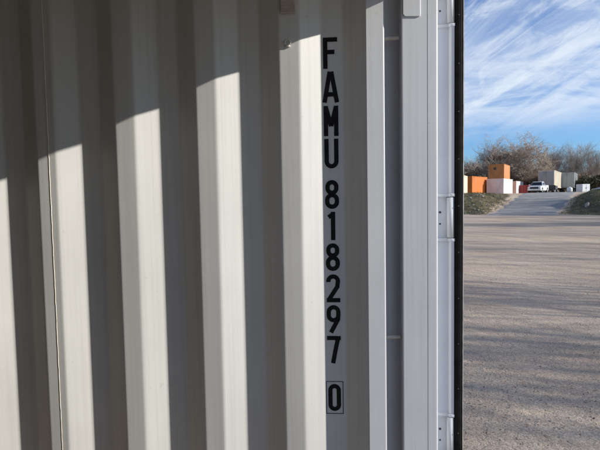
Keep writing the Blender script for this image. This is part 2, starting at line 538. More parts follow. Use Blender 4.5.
# corner post with its lashing channel and rods
def rnd(pts, idx, r=0.008, k=4):
    o = []
    n = len(pts)
    for i, p in enumerate(pts):
        if i in idx:
            a, b, c = Vector(pts[i-1]), Vector(p), Vector(pts[(i+1) % n])
            pa, pc = b+(a-b).normalized()*r, b+(c-b).normalized()*r
            for q in range(k+1):
                t = q/k
                o.append(tuple(pa*(1-t)**2+b*2*t*(1-t)+pc*t*t))
        else:
            o.append(p)
    return o
PZ0, PZ1 = FLOOR, 2.394
post_out = rnd([(0.1207, PRO-0.0024), (0.179, PRO-0.002), (0.181, 1.556), (0.2335, 1.556), (0.230, 1.4906), (0.3135, 1.4906),
                (0.3142, 1.4900), (0.346, 1.4900), (0.346, 1.618), (0.150, 1.618), (0.150, 1.580), (0.1207, 1.560)], {1, 4, 7}, 0.006)
post = MB().prism(post_out, PZ0, PZ1).build('corner_post', M_post, box_c)
for z in (0.30, 1.206, 2.192):
    MB().tube([(0.1765, 1.517, z-0.001), (0.185, 1.513, z-0.001), (0.222, 1.5125, z), (0.236, 1.516, z+0.001)], 0.0062, 10).build('lashing_rod', M_weld, post, True)
# gusset at the top of the post
MB().prism([(0.236, 2.258), (0.242, 2.250), (0.289, 2.248), (0.291, 2.252), (0.291, 2.392), (0.236, 2.392)], 1.4866, 1.4912, 'y', 0.0012).build('gusset', M_post, post)
# far post (other side of the opening)
MB().box(0.20, 0.346, -0.92, -0.80, PZ0, PZ1, 0.006).build('corner_post', M_post, box_c)

# vent cover and small lashing ring on the wall
vent = MB().box(-0.157, -0.106, 1.4935, 1.5035, 2.281, 2.345, 0.002).build('vent_cover', M_vent, wall)
for i in range(5):
    for j in range(6):
        MB().box(-0.1545+i*0.0094, -0.1475+i*0.0094, 1.4920, 1.4934, 2.2845+j*0.0098, 2.2915+j*0.0098).build('vent_slot', M_vent, vent)
bmr = MB()
bmr.box(-0.143, -0.1275, 1.4985, 1.5036, 2.174, 2.181, 0.001)
bmr.tube([(-0.1355+0.009*cos(a), 1.4965, 2.187+0.009*sin(a)) for a in np.linspace(-0.6, pi+0.6, 14)], 0.0024, 6)
bmr.build('lashing_ring', M_weld, wall, True)

# ---- the number: strokes laid flat on the wall
def arc(cx, cy, rx, ry, a0, a1, k=14):
    return [(cx+rx*cos(radians(a0+(a1-a0)*i/k)), cy+ry*sin(radians(a0+(a1-a0)*i/k))) for i in range(k+1)]
# unit box 0..1 wide, 0..2 high (centre lines of the strokes)
sw = 0.305
e = sw/2
def ell(cx, cy, rx, ry):
    return [arc(cx, cy, rx, ry, 0, 360, 32)]
def stadium(cx, cy, rx, ry):
    s = ry-rx
    return [arc(cx, cy+s, rx, rx, 0, 180)+arc(cx, cy-s, rx, rx, 180, 360)+[(cx+rx, cy+s)]]
G = {
 'F': [[(e, 0), (e, 2-e), (1.0, 2-e)], [(e, 1.06), (0.80, 1.06)]],
 'A': [[(e*0.8, 0), (0.455, 1.98)], [(1-e*0.8, 0), (0.545, 1.98)], [(0.2, 0.52), (0.8, 0.52)]],
 'M': [[(e, 0), (e, 2)], [(1-e, 0), (1-e, 2)], [(e*0.95, 1.97), (0.5, 0.66)], [(1-e*0.95, 1.97), (0.5, 0.66)]],
 'U': [[(e, 2)]+arc(0.5, 0.5, 0.5-e, 0.5-e, 180, 360)+[(1-e, 2)]],
 '8': stadium(0.5, 0.56, 0.5-e, 0.56-e)+stadium(0.5, 1.5, 0.465-e, 0.5-e+0.02),
 '1': [[(0.55, 0), (0.55, 2.0)], [(0.55, 1.84), (0.22, 1.62)]],
 '2': [[(e, 1.45)]+arc(0.5, 1.5, 0.5-e, 0.5-e, 175, -20, 16)+[(0.80, 1.12), (e+0.01, 0.16)], [(0.02, e), (1.0, e)]],
 '9': stadium(0.5, 1.38, 0.5-e, 0.62-e)+[[(1-e, 1.35), (0.82, 0.98), (0.30, 0.02)]],
 '7': [[(0.0, 2-e), (1.0, 2-e)], [(1-e-0.02, 1.93), (0.66, 1.2), (0.42, 0)]],
 '0': stadium(0.5, 1.0, 0.46-e, 1.0-e),
}
def glyph_mesh(ch, w, h):
    vs, fs = [], []
    for si, pl in enumerate(G[ch]):
        P2 = [Vector((p[0]*w, p[1]*h/2)) for p in pl]
        closed = (P2[0]-P2[-1]).length < 1e-6
        if closed:
            P2 = P2[:-1]
        hw = 0.0073
        k = len(P2)
        base = len(vs)
        for i in range(k):
            if closed:
                a, b = P2[i-1], P2[(i+1) % k]
                d0, d1 = (P2[i]-a).normalized(), (b-P2[i]).normalized()
            else:
                d0 = (P2[i]-P2[i-1]).normalized() if i else (P2[1]-P2[0]).normalized()
                d1 = (P2[i+1]-P2[i]).normalized() if i < k-1 else d0
            n0, n1 = Vector((-d0.y, d0.x)), Vector((-d1.y, d1.x))
            nn = (n0+n1).normalized()
            l = hw/max(0.5, nn.dot(n0))
            y = -0.0009-0.00012*si
            for sgn in (1, -1):
                q = P2[i]+nn*l*sgn
                vs.append((q.x, y, q.y))
        for i in range(k if closed else k-1):
            j = (i+1) % k
            fs.append((base+2*i, base+2*j, base+2*j+1, base+2*i+1))
    return vs, fs
rows = [('F', 2.2135, 2.110), ('A', 2.1015, 1.998), ('M', 1.987, 1.886), ('U', 1.877, 1.777), ('8', 1.737, 1.640), ('1', 1.630, 1.533),
        ('8', 1.521, 1.427), ('2', 1.415, 1.318), ('9', 1.308, 1.211), ('7', 1.200, 1.104), ('0', 1.030, 0.934)]
for ch, zt, zb in rows:
    w = {'F': 0.0475, 'A': 0.055, 'M': 0.0500, 'U': 0.0475, '1': 0.046}.get(ch, 0.0475)
    vs, fs = glyph_mesh(ch, w, zt-zb)
    o = raw('letter' if ch.isalpha() else 'digit', [(v[0]-w/2+0.0035, REC+v[1], v[2]+zb) for v in vs], fs, M_print, wall)
fx0, fx1, fz0, fz1, ft = -0.026, 0.034, 0.924, 1.040, 0.0022
fv, ff = [], []
for (a, b, c, d) in ((fx0, fx1, fz0, fz0+ft), (fx0, fx1, fz1-ft, fz1), (fx0, fx0+ft, fz0+ft, fz1-ft), (fx1-ft, fx1, fz0+ft, fz1-ft)):
    k = len(fv)
    fv += [(a, REC-0.0009, c), (b, REC-0.0009, c), (b, REC-0.0009, d), (a, REC-0.0009, d)]
    ff.append((k, k+1, k+2, k+3))
raw('digit_frame', fv, ff, M_print, wall)

# ---- the door leaf, swung wide open; its hinge edge faces the camera
HZ = [2.318, 1.604, 0.841, 0.24]
HH = 0.076
DZ0, DZ1 = 0.14, 2.44
door = MB()
# leaf: frame and ribbed panel, reaching away along the outside
door.box(0.356, 0.414, 1.585, 1.66, DZ0, DZ1, 0.003)
door.box(0.356, 0.414, 2.66, 2.72, DZ0, DZ1, 0.003)
door.box(0.357, 0.413, 1.66, 2.66, DZ0, DZ0+0.1, 0.003)
door.box(0.357, 0.413, 1.66, 2.66, DZ1-0.1, DZ1, 0.003)
dpf = [(0.40, 1.655), (0.40, 1.75)]
y = 1.75
for i in range(3):
    dpf += [(0.365, y+0.06), (0.365, y+0.16), (0.40, y+0.22), (0.40, y+0.29)]
    y += 0.29
dpf.append((0.40, 2.662))
back = [(a+0.004, b) for a, b in dpf]
door.prism(dpf+back[::-1], DZ0+0.09, DZ1-0.09)
leaf = door.build('door', M_edge, box_c)
# edge strip between the hinges, with a rolled lip
cuts = [DZ0]+[q for hzc in sorted(HZ) for q in (hzc-HH, hzc+HH)]+[DZ1]
for a, b in zip(cuts[0::2], cuts[1::2]):
    if b-a < 0.01:
        continue
    st = rnd([(0.352, 1.5840), (0.352, 1.5640), (0.399, 1.5640), (0.403, 1.552), (0.4155, 1.552), (0.4155, 1.5840)], {3, 4}, 0.004)
    MB().prism(st, a, b).build('edge_strip', M_edge, leaf)
    for z in (a, b):
        MB().prism([(0.3490, 1.5838), (0.3490, 1.5600), (0.397, 1.5590), (0.402, 1.5505), (0.4165, 1.5500), (0.4165, 1.5838)], z-0.0055, z+0.0055, 'z', 0.002, 2).build('edge_cap', M_edge, leaf, True)
for hzc in HZ:
    hb = MB()
    hb.box(0.3465, 0.396, 1.5740, 1.5835, hzc-HH+0.004, hzc+HH-0.004, 0.001)
    hg = hb.build('hinge', M_edge, leaf)
    MB().cyl((0.4045, 1.562, hzc-HH+0.008), (0.4045, 1.562, hzc+HH-0.008), 0.0120, n=20).build('hinge_pin', M_post, leaf, True)
    for zz_, rr in ((0.018, 0.004), (-0.022, 0.003)):
        MB().cyl((0.372, 1.5742, hzc+zz_), (0.372, 1.5725, hzc+zz_), rr, n=10).build('bolt_head', M_darksteel, leaf)
# rubber seal round the leaf
gk = rnd([(0.4175, 1.5835), (0.4175, 1.553), (0.424, 1.547), (0.436, 1.547), (0.4405, 1.553), (0.4405, 1.5835)], {1, 2, 3, 4}, 0.003)
gs = MB().prism(gk, DZ0-0.01, DZ1+0.01).build('door_gasket', M_rubber, leaf)
MB().prism([(0.4412, 1.5835), (0.4412, 1.551), (0.4428, 1.5495), (0.4455, 1.5505), (0.4455, 1.5835)], DZ0-0.01, DZ1+0.01).build('seal_lip', M_rubber_sunlit, leaf)
for i in range(14):
    z = 0.23+i*0.157
    MB().cyl((0.4275, 1.5476, z), (0.4275, 1.5455, z), 0.0026, 0.0018, n=8).build('rivet', M_rivet, gs)
# second leaf, shut: it closes the other half of the opening
ol = MB()
ol.box(0.350, 0.405, -0.80, -0.72, DZ0, 2.390, 0.003)
ol.box(0.350, 0.405, 0.26, 0.34, DZ0, 2.390, 0.003)
ol.box(0.351, 0.404, -0.72, 0.26, DZ0, DZ0+0.1, 0.003)
ol.box(0.351, 0.404, -0.72, 0.26, 2.29, 2.390, 0.003)
opf = [(0.36, -0.725)]
y = -0.68
for i in range(3):
    opf += [(0.36, y), (0.395, y+0.05), (0.395, y+0.16), (0.36, y+0.21)]
    y += 0.31
opf.append((0.36, 0.265))
ol.prism(opf+[(a+0.004, b) for a, b in opf][::-1], DZ0+0.09, 2.30)
leaf2 = ol.build('door', M_edge, box_c)
MB().box(0.408, 0.418, 0.335, 0.352, DZ0, 2.388, 0.002).build('door_gasket', M_rubber, leaf2)
for y in (-0.35, 0.08):
    MB().cyl((0.432, y, 0.15), (0.432, y, 2.38), 0.016, n=12).build('locking_bar', M_rivet, leaf2, True)

# ------------------------------------------------------------------ bare trees
def grow_tree(seed, H, spread, maxlev=5, kids=(2, 2, 2, 2, 2), trunk_frac=0.42, r0=None, up=0.10, multi=1, rmin=0.013):
    rng = random.Random(seed)
    segs = []
    r0 = r0 or H*0.016
    def rec(p, d, L, r, lev):
        n = (5, 4, 4, 3, 3, 2, 2)[lev]
        pts = []
        for i in range(n):
            wob = (0.06, 0.10, 0.12, 0.12, 0.12, 0.12, 0.12)[lev]
            d = (d+Vector((rng.gauss(0, wob), rng.gauss(0, wob), rng.gauss(0, wob)+up*(0.9 if lev > 2 else 1)))).normalized()
            q = p+d*(L/n)
            r1 = max(r*(0.86 if lev < 2 else 0.78), rmin)
            segs.append((p, q, r, r1, lev))
            if lev < maxlev and (lev > 0 or i >= 1):
                k = kids[lev]
                if lev == 0 and i >= 2:
                    k += 1
                for _ in range(k):
                    ax = d.orthogonal().normalized()
                    ax.rotate(Matrix.Rotation(rng.uniform(0, 2*pi), 3, d))
                    ang = rng.uniform(0.4, 0.95)*spread
                    nd = (d*cos(ang)+ax*sin(ang)).normalized()
                    fr = rng.uniform(0.45, 0.8)
                    sp = q if rng.random() < 0.6 else p.lerp(q, rng.random())
                    rec(sp, nd, L*fr*(1.15 if lev == 0 else 0.95), max(r1*rng.uniform(0.45, 0.65), rmin), lev+1)
            p, r = q, r1
    for k in range(multi):
        d = Vector((rng.gauss(0, 0.05+0.12*(multi > 1)), rng.gauss(0, 0.05+0.12*(multi > 1)), 1)).normalized()
        rec(Vector((0.25*k*cos(k*2.3), 0.25*k*sin(k*2.3), -0.15)), d, H*(trunk_frac+0.2), r0, 0)
    return segs
def tubes(name, segs, material, sides):
    if not segs:
        segs = [(Vector((0, 0, 0)), Vector((0, 0, 0.1)), 0.01, 0.01, 0)]
    p0 = np.array([s[0] for s in segs]); p1 = np.array([s[1] for s in segs])
    ra = np.array([s[2] for s in segs])[:, None]; rb = np.array([s[3] for s in segs])[:, None]
    d = p1-p0
    d /= np.maximum(np.linalg.norm(d, axis=1, keepdims=True), 1e-9)
    h = np.where(np.abs(d[:, 2:3]) < 0.9, np.array([[0, 0, 1.0]]), np.array([[1.0, 0, 0]]))
    a = np.cross(d, h); a /= np.linalg.norm(a, axis=1, keepdims=True)
    b = np.cross(d, a)
    k = len(segs)
    V = np.zeros((k, 2, sides, 3), np.float32)
    for i in range(sides):
        t = 2*pi*i/sides
        o = a*cos(t)+b*sin(t)
        V[:, 0, i] = p0+o*ra
        V[:, 1, i] = p1+o*rb
    idx = np.arange(k)[:, None, None]*(2*sides)
    F = []
    for i in range(sides):
        j = (i+1) % sides
        F.append(np.array([i, j, sides+j, sides+i]))
    F = (idx+np.array(F)[None]).reshape(-1, 4)
    me = bpy.data.meshes.new(name)
    me.vertices.add(k*2*sides); me.vertices.foreach_set('co', V.ravel())
    me.loops.add(F.size); me.loops.foreach_set('vertex_index', F.ravel().astype(np.int32))
    me.polygons.add(len(F)); me.polygons.foreach_set('loop_start', np.arange(0, F.size, 4, dtype=np.int32))
    me.update(calc_edges=True)
    me.polygons.foreach_set('use_smooth', [True]*len(F))
    me.materials.append(material)
    return me
M_bark = mat('bark', (0.20, 0.17, 0.145), (0.34, 0.30, 0.26), 0.9, 6, 5, stretch=(1, 1, 0.25), bump=0.4, bscale=14, bdist=0.03)
M_twig_red = mat('twigs_russet', (0.36, 0.285, 0.225), (0.50, 0.41, 0.335), 0.9, 0.6, 3)
M_twig_grey = mat('twigs_grey', (0.25, 0.215, 0.185), (0.36, 0.315, 0.275), 0.9, 0.6, 3)
kinds = {}
def kind(key, twig, *a, **k):
    sg = grow_tree(*a, **k)
    kinds[key] = (tubes(key+'_trunk', [s for s in sg if s[4] < 2], M_bark, 6), tubes(key+'_crown', [s for s in sg if s[4] >= 2], twig, 3),
                  max(s[1].z for s in sg))
kind('round', M_twig_red, 11, 10.0, 1.05, 5, (3, 2, 2, 1, 2), 0.22, None, 0.12, 1, 0.011)
kind('oak', M_twig_grey, 23, 12.0, 0.9, 4, (2, 2, 2, 2, 2), 0.36)
kind('slim', M_twig_grey, 5, 14.0, 0.62, 4, (1, 2, 2, 2, 2), 0.5, 0.16)
kind('brush', M_twig_red, 8, 5.0, 0.9, 4, (2, 2, 2, 2, 2), 0.30, 0.05, 0.08, 3)
kind('tall', M_twig_grey, 31, 15.0, 0.7, 4, (1, 2, 2, 2, 2), 0.5, 0.2)
kind('open_a', M_twig_grey, 41, 14.0, 0.55, 3, (1, 1, 1, 1), 0.6, 0.17)
kind('open_b', M_twig_grey, 57, 13.0, 0.7, 3, (1, 1, 2, 1), 0.55, 0.15)
kind('open_c', M_twig_grey, 63, 15.0, 0.5, 4, (1, 1, 1, 1), 0.6, 0.14)
def tree(key, pos, H, rz, label, group=None, sxy=None, name='bare_tree'):
    t, c, h = kinds[key]
    s = H/h
    o = empty(name, onground(pos, -0.05), rz, label, 'tree', group)
    sxy = sxy or s
    o.scale = (sxy, sxy, s)
    link('trunk', t, None, o)
    link('crown', c, None, o)
    return o
print({k: round(v[2], 1) for k, v in kinds.items()})

# trees in view behind the containers and trailers
tree('round', at(513, 92), 13.4, 0.4, 'large round russet bare tree right behind the stacked orange container', sxy=1.9)
tree('slim', at(488, 96), 12.6, 1.0, 'slender bare tree rising left of the round russet tree', sxy=0.55)
tree('oak', at(470, 95), 9.6, 2.2, 'low grey bare tree above the cream container edge')
tree('brush', at(479, 92), 8.6, 0.8, 'bushy brown bare tree above the orange container', sxy=1.6, name='bare_tree')
tree('oak', at(549, 104), 12.6, 4.0, 'grey bare tree spreading over the first trailer')
tree('slim', at(541, 100), 11.0, 2.7, 'thin bare tree between the round russet tree and the first trailer')
tree('slim', at(556, 100), 11.8, 3.3, 'slender bare tree rising between the two box trailers', sxy=0.75)
tree('tall', at(565, 108), 11.6, 5.0, 'bare tree standing behind the grey box trailer', sxy=0.7)
tree('tall', at(574, 104), 12.4, 0.2, 'tall bare tree rising over the second trailer')
tree('tall', at(583.5, 98), 12.4, 2.0, 'tall forked bare tree above the small white box')
tree('oak', at(594, 104), 11.4, 1.2, 'wide bare tree behind the dark brush on the right')
tree('slim', at(599, 96), 10.6, 5.2, 'thin bare tree cut by the right photo edge')
G2 = 'bare trees in the wood behind'
rg = random.Random(77)
for i in range(18):
    px = 452+i*9.1+rg.uniform(-2, 2)
    d = rg.uniform(118, 150)
    tree(rg.choice(['oak', 'slim', 'tall', 'round']), at(px, d), rg.uniform(7.0, 9.6)*(d/120), rg.uniform(0, 6.2), 'bare tree among the far row of the wood behind the parked trailers', G2)
for i, (px, d, H) in enumerate([(458, 100, 6.5), (466, 106, 5.5), (474, 102, 6), (484, 104, 6.5), (528, 98, 6.5), (535, 97, 6), (555, 108, 6), (566, 106, 6.5), (590, 100, 4.5), (597, 98, 4.4), (604, 97, 4.8), (520, 100, 6)]):
    o = tree('brush', at(px, d), H, i*1.1, 'bare brushy sapling in the undergrowth behind the parked vehicles', 'saplings in the undergrowth', sxy=H/5*1.3)
    o['category'] = 'sapling'

# leafy undergrowth
def leaf_bush(name, pos, w, d_, h, nleaf, size, material, label, seed, group=None, cat='bush'):
    r = np.random.default_rng(seed)
    o = empty(name, onground(pos, -0.03), seed, label, cat, group)
    k = 14
    cen = np.stack([r.uniform(-.5, .5, k)*w*0.8, r.uniform(-.5, .5, k)*d_*0.8, r.uniform(0.25, 0.8, k)*h], 1)
    rad = r.uniform(0.16, 0.30, k)*h
    ci = r.integers(0, k, nleaf)
    dd = r.normal(size=(nleaf, 3)); dd /= np.linalg.norm(dd, axis=1, keepdims=True)
    p = cen[ci]+dd*(rad[ci][:, None]*r.uniform(0.3, 1.15, (nleaf, 1)))
    p[:, 2] = np.abs(p[:, 2])
    a = r.normal(size=(nleaf, 3)); a /= np.linalg.norm(a, axis=1, keepdims=True)
    b = np.cross(a, r.normal(size=(nleaf, 3))); b /= np.linalg.norm(b, axis=1, keepdims=True)
    s = size*r.uniform(0.5, 1.3, (nleaf, 1))
    tri = np.stack([p-a*s, p+b*s*0.6, p+a*s, p-b*s*0.6], 1)
    soup('foliage', tri, 4, material, o)
    mb = MB()
    rr = random.Random(seed)
    for c in cen[:8]:
        mb.tube([(c[0]*0.2, c[1]*0.2, 0), (c[0]*0.6, c[1]*0.6, c[2]*0.5), tuple(c)], 0.035, 5)
    mb.build('stem', M_bark, o)
    return o
M_rust = mat('rusty_leaves', (0.26, 0.125, 0.05), (0.38, 0.20, 0.09), 0.85, 1.2, 4)
M_brn = mat('brown_leaves', (0.10, 0.075, 0.035), (0.19, 0.135, 0.07), 0.85, 1.2, 4)
M_ever = mat('evergreen_leaves', (0.035, 0.042, 0.02), (0.10, 0.085, 0.04), 0.8, 0.8, 4)
leaf_bush('bush', at(524, 97), 5, 3, 4.2, 2600, 0.16, M_rust, 'rust-leaved bush behind the pickup truck', 3)
leaf_bush('bush', at(579, 100), 4.4, 3, 4.8, 2200, 0.16, M_rust, 'rust-leaved bush beside the second trailer', 4)
leaf_bush('bush', at(511, 99), 5, 3, 4.0, 1800, 0.15, M_brn, 'brown-leaved bush under the round russet tree', 9)
leaf_bush('bush', at(585, 90), 4.5, 3, 3.6, 3600, 0.15, M_ever, 'dark olive bush right behind the small white box', 5)
leaf_bush('bush', at(595, 90), 5.0, 3, 3.9, 4000, 0.15, M_ever, 'dark olive bush between the small white box and the right photo edge', 6)
leaf_bush('bush', at(605, 88), 5.0, 3, 3.4, 3200, 0.15, M_brn, 'brown bush half cut off by the right photo edge', 7)
leaf_bush('bush', at(475, 88), 6.0, 3, 3.9, 3000, 0.15, M_brn, 'brown undergrowth bush behind the orange container', 8)
leaf_bush('bush', at(552, 112), 7.0, 3, 4.2, 2600, 0.17, M_brn, 'brown undergrowth bush behind the first trailer', 12)

# far wood as one mass of scrub
r = np.random.default_rng(5)
k = 26000
pu = r.uniform(150, 190, k); pv = r.uniform(-60, 62, k)
ph = r.uniform(0, 1, k)**0.8*(4.4+1.3*np.sin(pv*0.35)+1.0*np.sin(pv*0.9+1))
pz = height(pu, pv)[0]+ph
pp = np.stack([pu*EU.x+pv*EV.x, pu*EU.y+pv*EV.y, pz], 1)
a = r.normal(size=(k, 3))*np.array([0.5, 0.5, 1.4]); a /= np.linalg.norm(a, axis=1, keepdims=True)
b = np.cross(a, r.normal(size=(k, 3))); b /= np.linalg.norm(b, axis=1, keepdims=True)
L_ = r.uniform(0.3, 1.1, (k, 1)); w_ = r.uniform(0.025, 0.075, (k, 1))
tag(soup('distant_woods', np.stack([pp-a*L_-b*w_, pp-a*L_+b*w_, pp+a*L_], 1), 3, M_twig_grey), 'grey brown mass of far leafless wood', 'woods', kind='stuff')

# trees standing outside the picture on the sunny side: they throw the long streaks over the yard
G3 = 'bare trees along the sunny side of the yard'
rt = random.Random(21)
foot = [3.75, 5.15, 6.5, 7.6, 8.4, 9.4, 11.5, 14.0, 15.0, 17.0, 18.6, 21.5, 23.0, 25.0, 27.5, 29.0, 31.0, 33.0, 36.0, 38.0, 40.0, 42.0, 45.0, 48.0, 50.0]   # where each trunk's shadow crosses x = 0
for i, c in enumerate(foot):
    xx = (14.5 if c < 7 else 0.52*c+12)+rt.uniform(0, 7)
    tree(('open_a', 'open_c', 'open_b')[i % 3] if c < 30 else ('open_b', 'oak', 'open_a')[i % 3], Vector((xx, c-0.25*xx, 0)), rt.uniform(11, 15), i*1.7,
         'bare tree along the sunny side of the yard, beyond the right photo edge', G3)
for i, (c, xx, H, key, sc) in enumerate([(3.35, 15.5, 10.5, 'open_a', 0.32), (7.9, 17.5, 11.0, 'open_b', 0.8), (4.5, 16.0, 11.0, 'open_b', 0.5), (1.2, 30.0, 14.7, 'slim', 0.5), (49.5, 44, 11.5, 'oak', None), (55.5, 47, 12.0, 'oak', None), (58.5, 45, 11.0, 'tall', None)]):
    tree(key, Vector((xx, c-0.25*xx, 0)), H, i*2.3, 'bare tree along the sunny side of the yard, beyond the right photo edge', G3, sxy=sc)

# ------------------------------------------------------------------ containers on the plateau
def paint(name, c, rough=0.5, dirt=0.75):
    return mat(name, tuple(q*dirt for q in c), c, rough, 0.9, 8, lo=0.30, hi=0.52, bump=0.05, bscale=10, stretch=(1, 1, 0.4))
def far_container(name, pos, az, L, w, h, c, label, group=None, z=None, doors_front=False):
    """local: front (near) end at y=0, box runs to +y, right side at x=w/2"""
    M = paint(name+'_paint', c)
    o = empty(name, Vector((pos.x, pos.y, z if z is not None else hz(pos)-0.02)), az, label, 'container', group)
    t = 0.055
    fr = MB()
    for sx in (-1, 1):
        for y0 in (0, L-0.16):
            xa = sx*(w/2)-(0.16 if sx > 0 else 0)
            fr.box(xa, xa+0.16, y0, y0+0.16, 0, h, 0.01)
        xa = sx*(w/2)-(0.08 if sx > 0 else 0)
        fr.box(xa, xa+0.08, 0.16, L-0.16, 0.02, 0.17)
        fr.box(xa, xa+0.08, 0.16, L-0.16, h-0.10, h-0.02)
    for y0 in (0.012, L-0.112):
        fr.box(-w/2+0.16, w/2-0.16, y0, y0+0.1, 0.02, 0.17)
        fr.box(-w/2+0.16, w/2-0.16, y0, y0+0.1, h-0.12, h-0.02)
    fr.build('frame', M, o)
    def corr(n, a0, a1):
        p = []
        q = (a1-a0)/n
        for i in range(n):
            s = a0+i*q
            p += [(s, 0), (s+q*.25, 0), (s+q*.5, t), (s+q*.75, t)]
        p.append((a1, 0))
        return p
    ns = max(4, int(L/0.36))
    for sx, nm in ((1, 'side_panel'), (-1, 'side_panel')):
        pr = corr(ns, 0.15, L-0.15)
        out_ = [(sx*(w/2-0.012-d), a) for a, d in pr]
        inn = [(x-sx*0.02, a) for x, a in out_][::-1]
        MB().prism(out_+inn, 0.16, h-0.09).build(nm, M, o)
    for y0, sg in ((0.02, 1), (L-0.02, -1)):
        pr = corr(8, -w/2+0.15, w/2-0.15)
        out_ = [(a, y0+sg*d) for a, d in pr]
        inn = [(a, y+sg*0.02) for a, y in out_][::-1]
        MB().prism(out_+inn, 0.16, h-0.1).build('end_panel', M, o)
    MB().box(-w/2+0.085, w/2-0.085, 0.1, L-0.1, h-0.07, h-0.03).build('roof', M, o)
    MB().box(-w/2+0.085, w/2-0.085, 0.12, L-0.12, 0.08, 0.16).build('base', M_darksteel, o)
    for sx in (-1, 1):
        for y0 in (-0.006, L-0.172):
            for z0 in (-0.0, h-0.115):
                xa = sx*(w/2+0.006)-(0.178 if sx > 0 else 0)
                MB().box(xa, xa+0.178, y0, y0+0.178, z0, z0+0.118, 0.008).build('corner_casting', M, o)
    return o
def place_corner(px, d, w, az):
    """base-centre of the near end when the near right corner shows at pixel px, distance d; az = heading to the right of EU"""
    c = at(px, d)
    ax = EU*cos(az)+EV*sin(az)
    rt = EV*cos(az)-EU*sin(az)
    return c-rt*(w/2), atan2(-ax.x, ax.y)
W_ = 2.44
p, az = place_corner(461, 57, W_, radians(0))
far_container('cream_container', p, az, 6.06, W_, 2.6, (0.66, 0.60, 0.44), 'cream container end showing beside the black door seal')
p, az = place_corner(472.2, 65, W_, radians(14))
far_container('orange_container', p, az, 6.06, W_, 2.6, (0.60, 0.165, 0.014), 'bright orange container standing on the bank left of the white container')
p, az = place_corner(503.6, 67.2, W_, radians(9))
wc = far_container('white_container', p, az, 6.06, W_, 2.30, (0.66, 0.65, 0.655), 'white corrugated container in front of the orange stack')
p, az = place_corner(504, 76, 2.5, radians(6))
low_c = far_container('orange_container', p, az, 6.06, 2.5, 2.6, (0.60, 0.20, 0.03), 'orange container at the bottom of the stack, mostly behind the white container')
up_c = far_container('orange_container', p, az, 5.9, 2.48, 2.5, (0.52, 0.20, 0.05), 'brown-orange container stacked on top, highest of the boxes', z=low_c.location.z+2.603)
MB().box(-0.42, 0.0, -0.012, 0.0, 1.55, 1.95, 0.004).build('placard', M_darksteel, up_c)
p, az = place_corner(516.2, 79, W_, radians(9))
far_container('white_container', p, az, 6.06, W_, 2.3, (0.66, 0.66, 0.645), 'white container half hidden behind the front white one')

# low red open-top bin behind the pickup
p, az = place_corner(530, 80, 2.2, radians(6))
M_red = paint('bin_red', (0.34, 0.045, 0.04))
bn = empty('red_skip_bin', onground(p), az, 'low dark red open-top skip bin left of the pickup truck', 'skip bin')
sh = MB()
sh.prism([(-1.1, 0.15), (-1.1, 1.55), (-1.04, 1.55), (-1.04, 0.22), (1.04, 0.22), (1.04, 1.55), (1.1, 1.55), (1.1, 0.15)], 0.0, 4.6, 'y')
sh.box(-1.04, 1.04, 0.0, 0.06, 0.22, 1.5)
sh.box(-1.04, 1.04, 4.54, 4.6, 0.22, 1.5)
sh.build('shell', M_red, bn)
MB().box(-1.17, 1.17, -0.07, 0.0, 1.42, 1.55, 0.01).build('rim', M_red, bn)
for sx in (-0.8, -0.4, 0, 0.4, 0.8):
    MB().box(sx-0.05, sx+0.05, -0.06, 0.0, 0.18, 1.42, 0.01).build('rib', M_red, bn)
for sx in (-0.7, 0.7):
    MB().box(sx-0.1, sx+0.1, 0.1, 4.5, 0.0, 0.15).build('skid', M_darksteel, bn)

# ------------------------------------------------------------------ vehicles
M_white = mat('car_white', (0.58, 0.59, 0.60), (0.64, 0.65, 0.66), 0.3, 2, 3)
M_silver = mat('car_grey', (0.30, 0.33, 0.37), (0.36, 0.39, 0.43), 0.3, 2, 3)
M_blue = mat('car_bluegrey', (0.25, 0.30, 0.38), (0.30, 0.35, 0.43), 0.35, 2, 3)
M_glass = mat('vehicle_glass', (0.02, 0.024, 0.03), None, 0.08)
M_tyre = mat('tyre', (0.018, 0.018, 0.018), (0.035, 0.034, 0.032), 0.85, 10)
M_rim = mat('wheel_rim', (0.45, 0.46, 0.47), None, 0.35, metal=0.7)
M_chrome = mat('bumper_chrome', (0.55, 0.56, 0.58), None, 0.25, metal=0.8)
M_lamp = mat('lamp_glass', (0.75, 0.76, 0.78), None, 0.15)
M_tail = mat('tail_lamp', (0.35, 0.02, 0.02), None, 0.25)
M_black = mat('black_trim', (0.02, 0.02, 0.022), (0.035, 0.035, 0.036), 0.6, 8)
def wheel(parent, x, y, r, w, double=False):
    t = MB().cyl((x-w/2, y, r), (x+w/2, y, r), r, n=24).build('wheel', M_tyre, parent)
    s = 1 if x > 0 else -1
    f = x+s*w/2
    MB().cyl((f-s*0.01, y, r), (f+s*0.012, y, r), r*0.62, r*0.52, n=20).build('rim', M_rim, t)
    MB().cyl((f+s*0.012, y, r), (f+s*0.03, y, r), r*0.16, n=10).build('hub', M_black, t)
    return t
def sec(ww, y, z0, z1, inset=0.0, r=0.08):
    """cross-section ring at y"""
    a = ww/2
    b = a-inset
    return [(-a, y, z0), (a, y, z0), (a, y, z0+(z1-z0)*0.55), (b+0.0, y, z1-r), (b-r, y, z1), (-b+r, y, z1), (-b, y, z1-r), (-a, y, z0+(z1-z0)*0.55)]
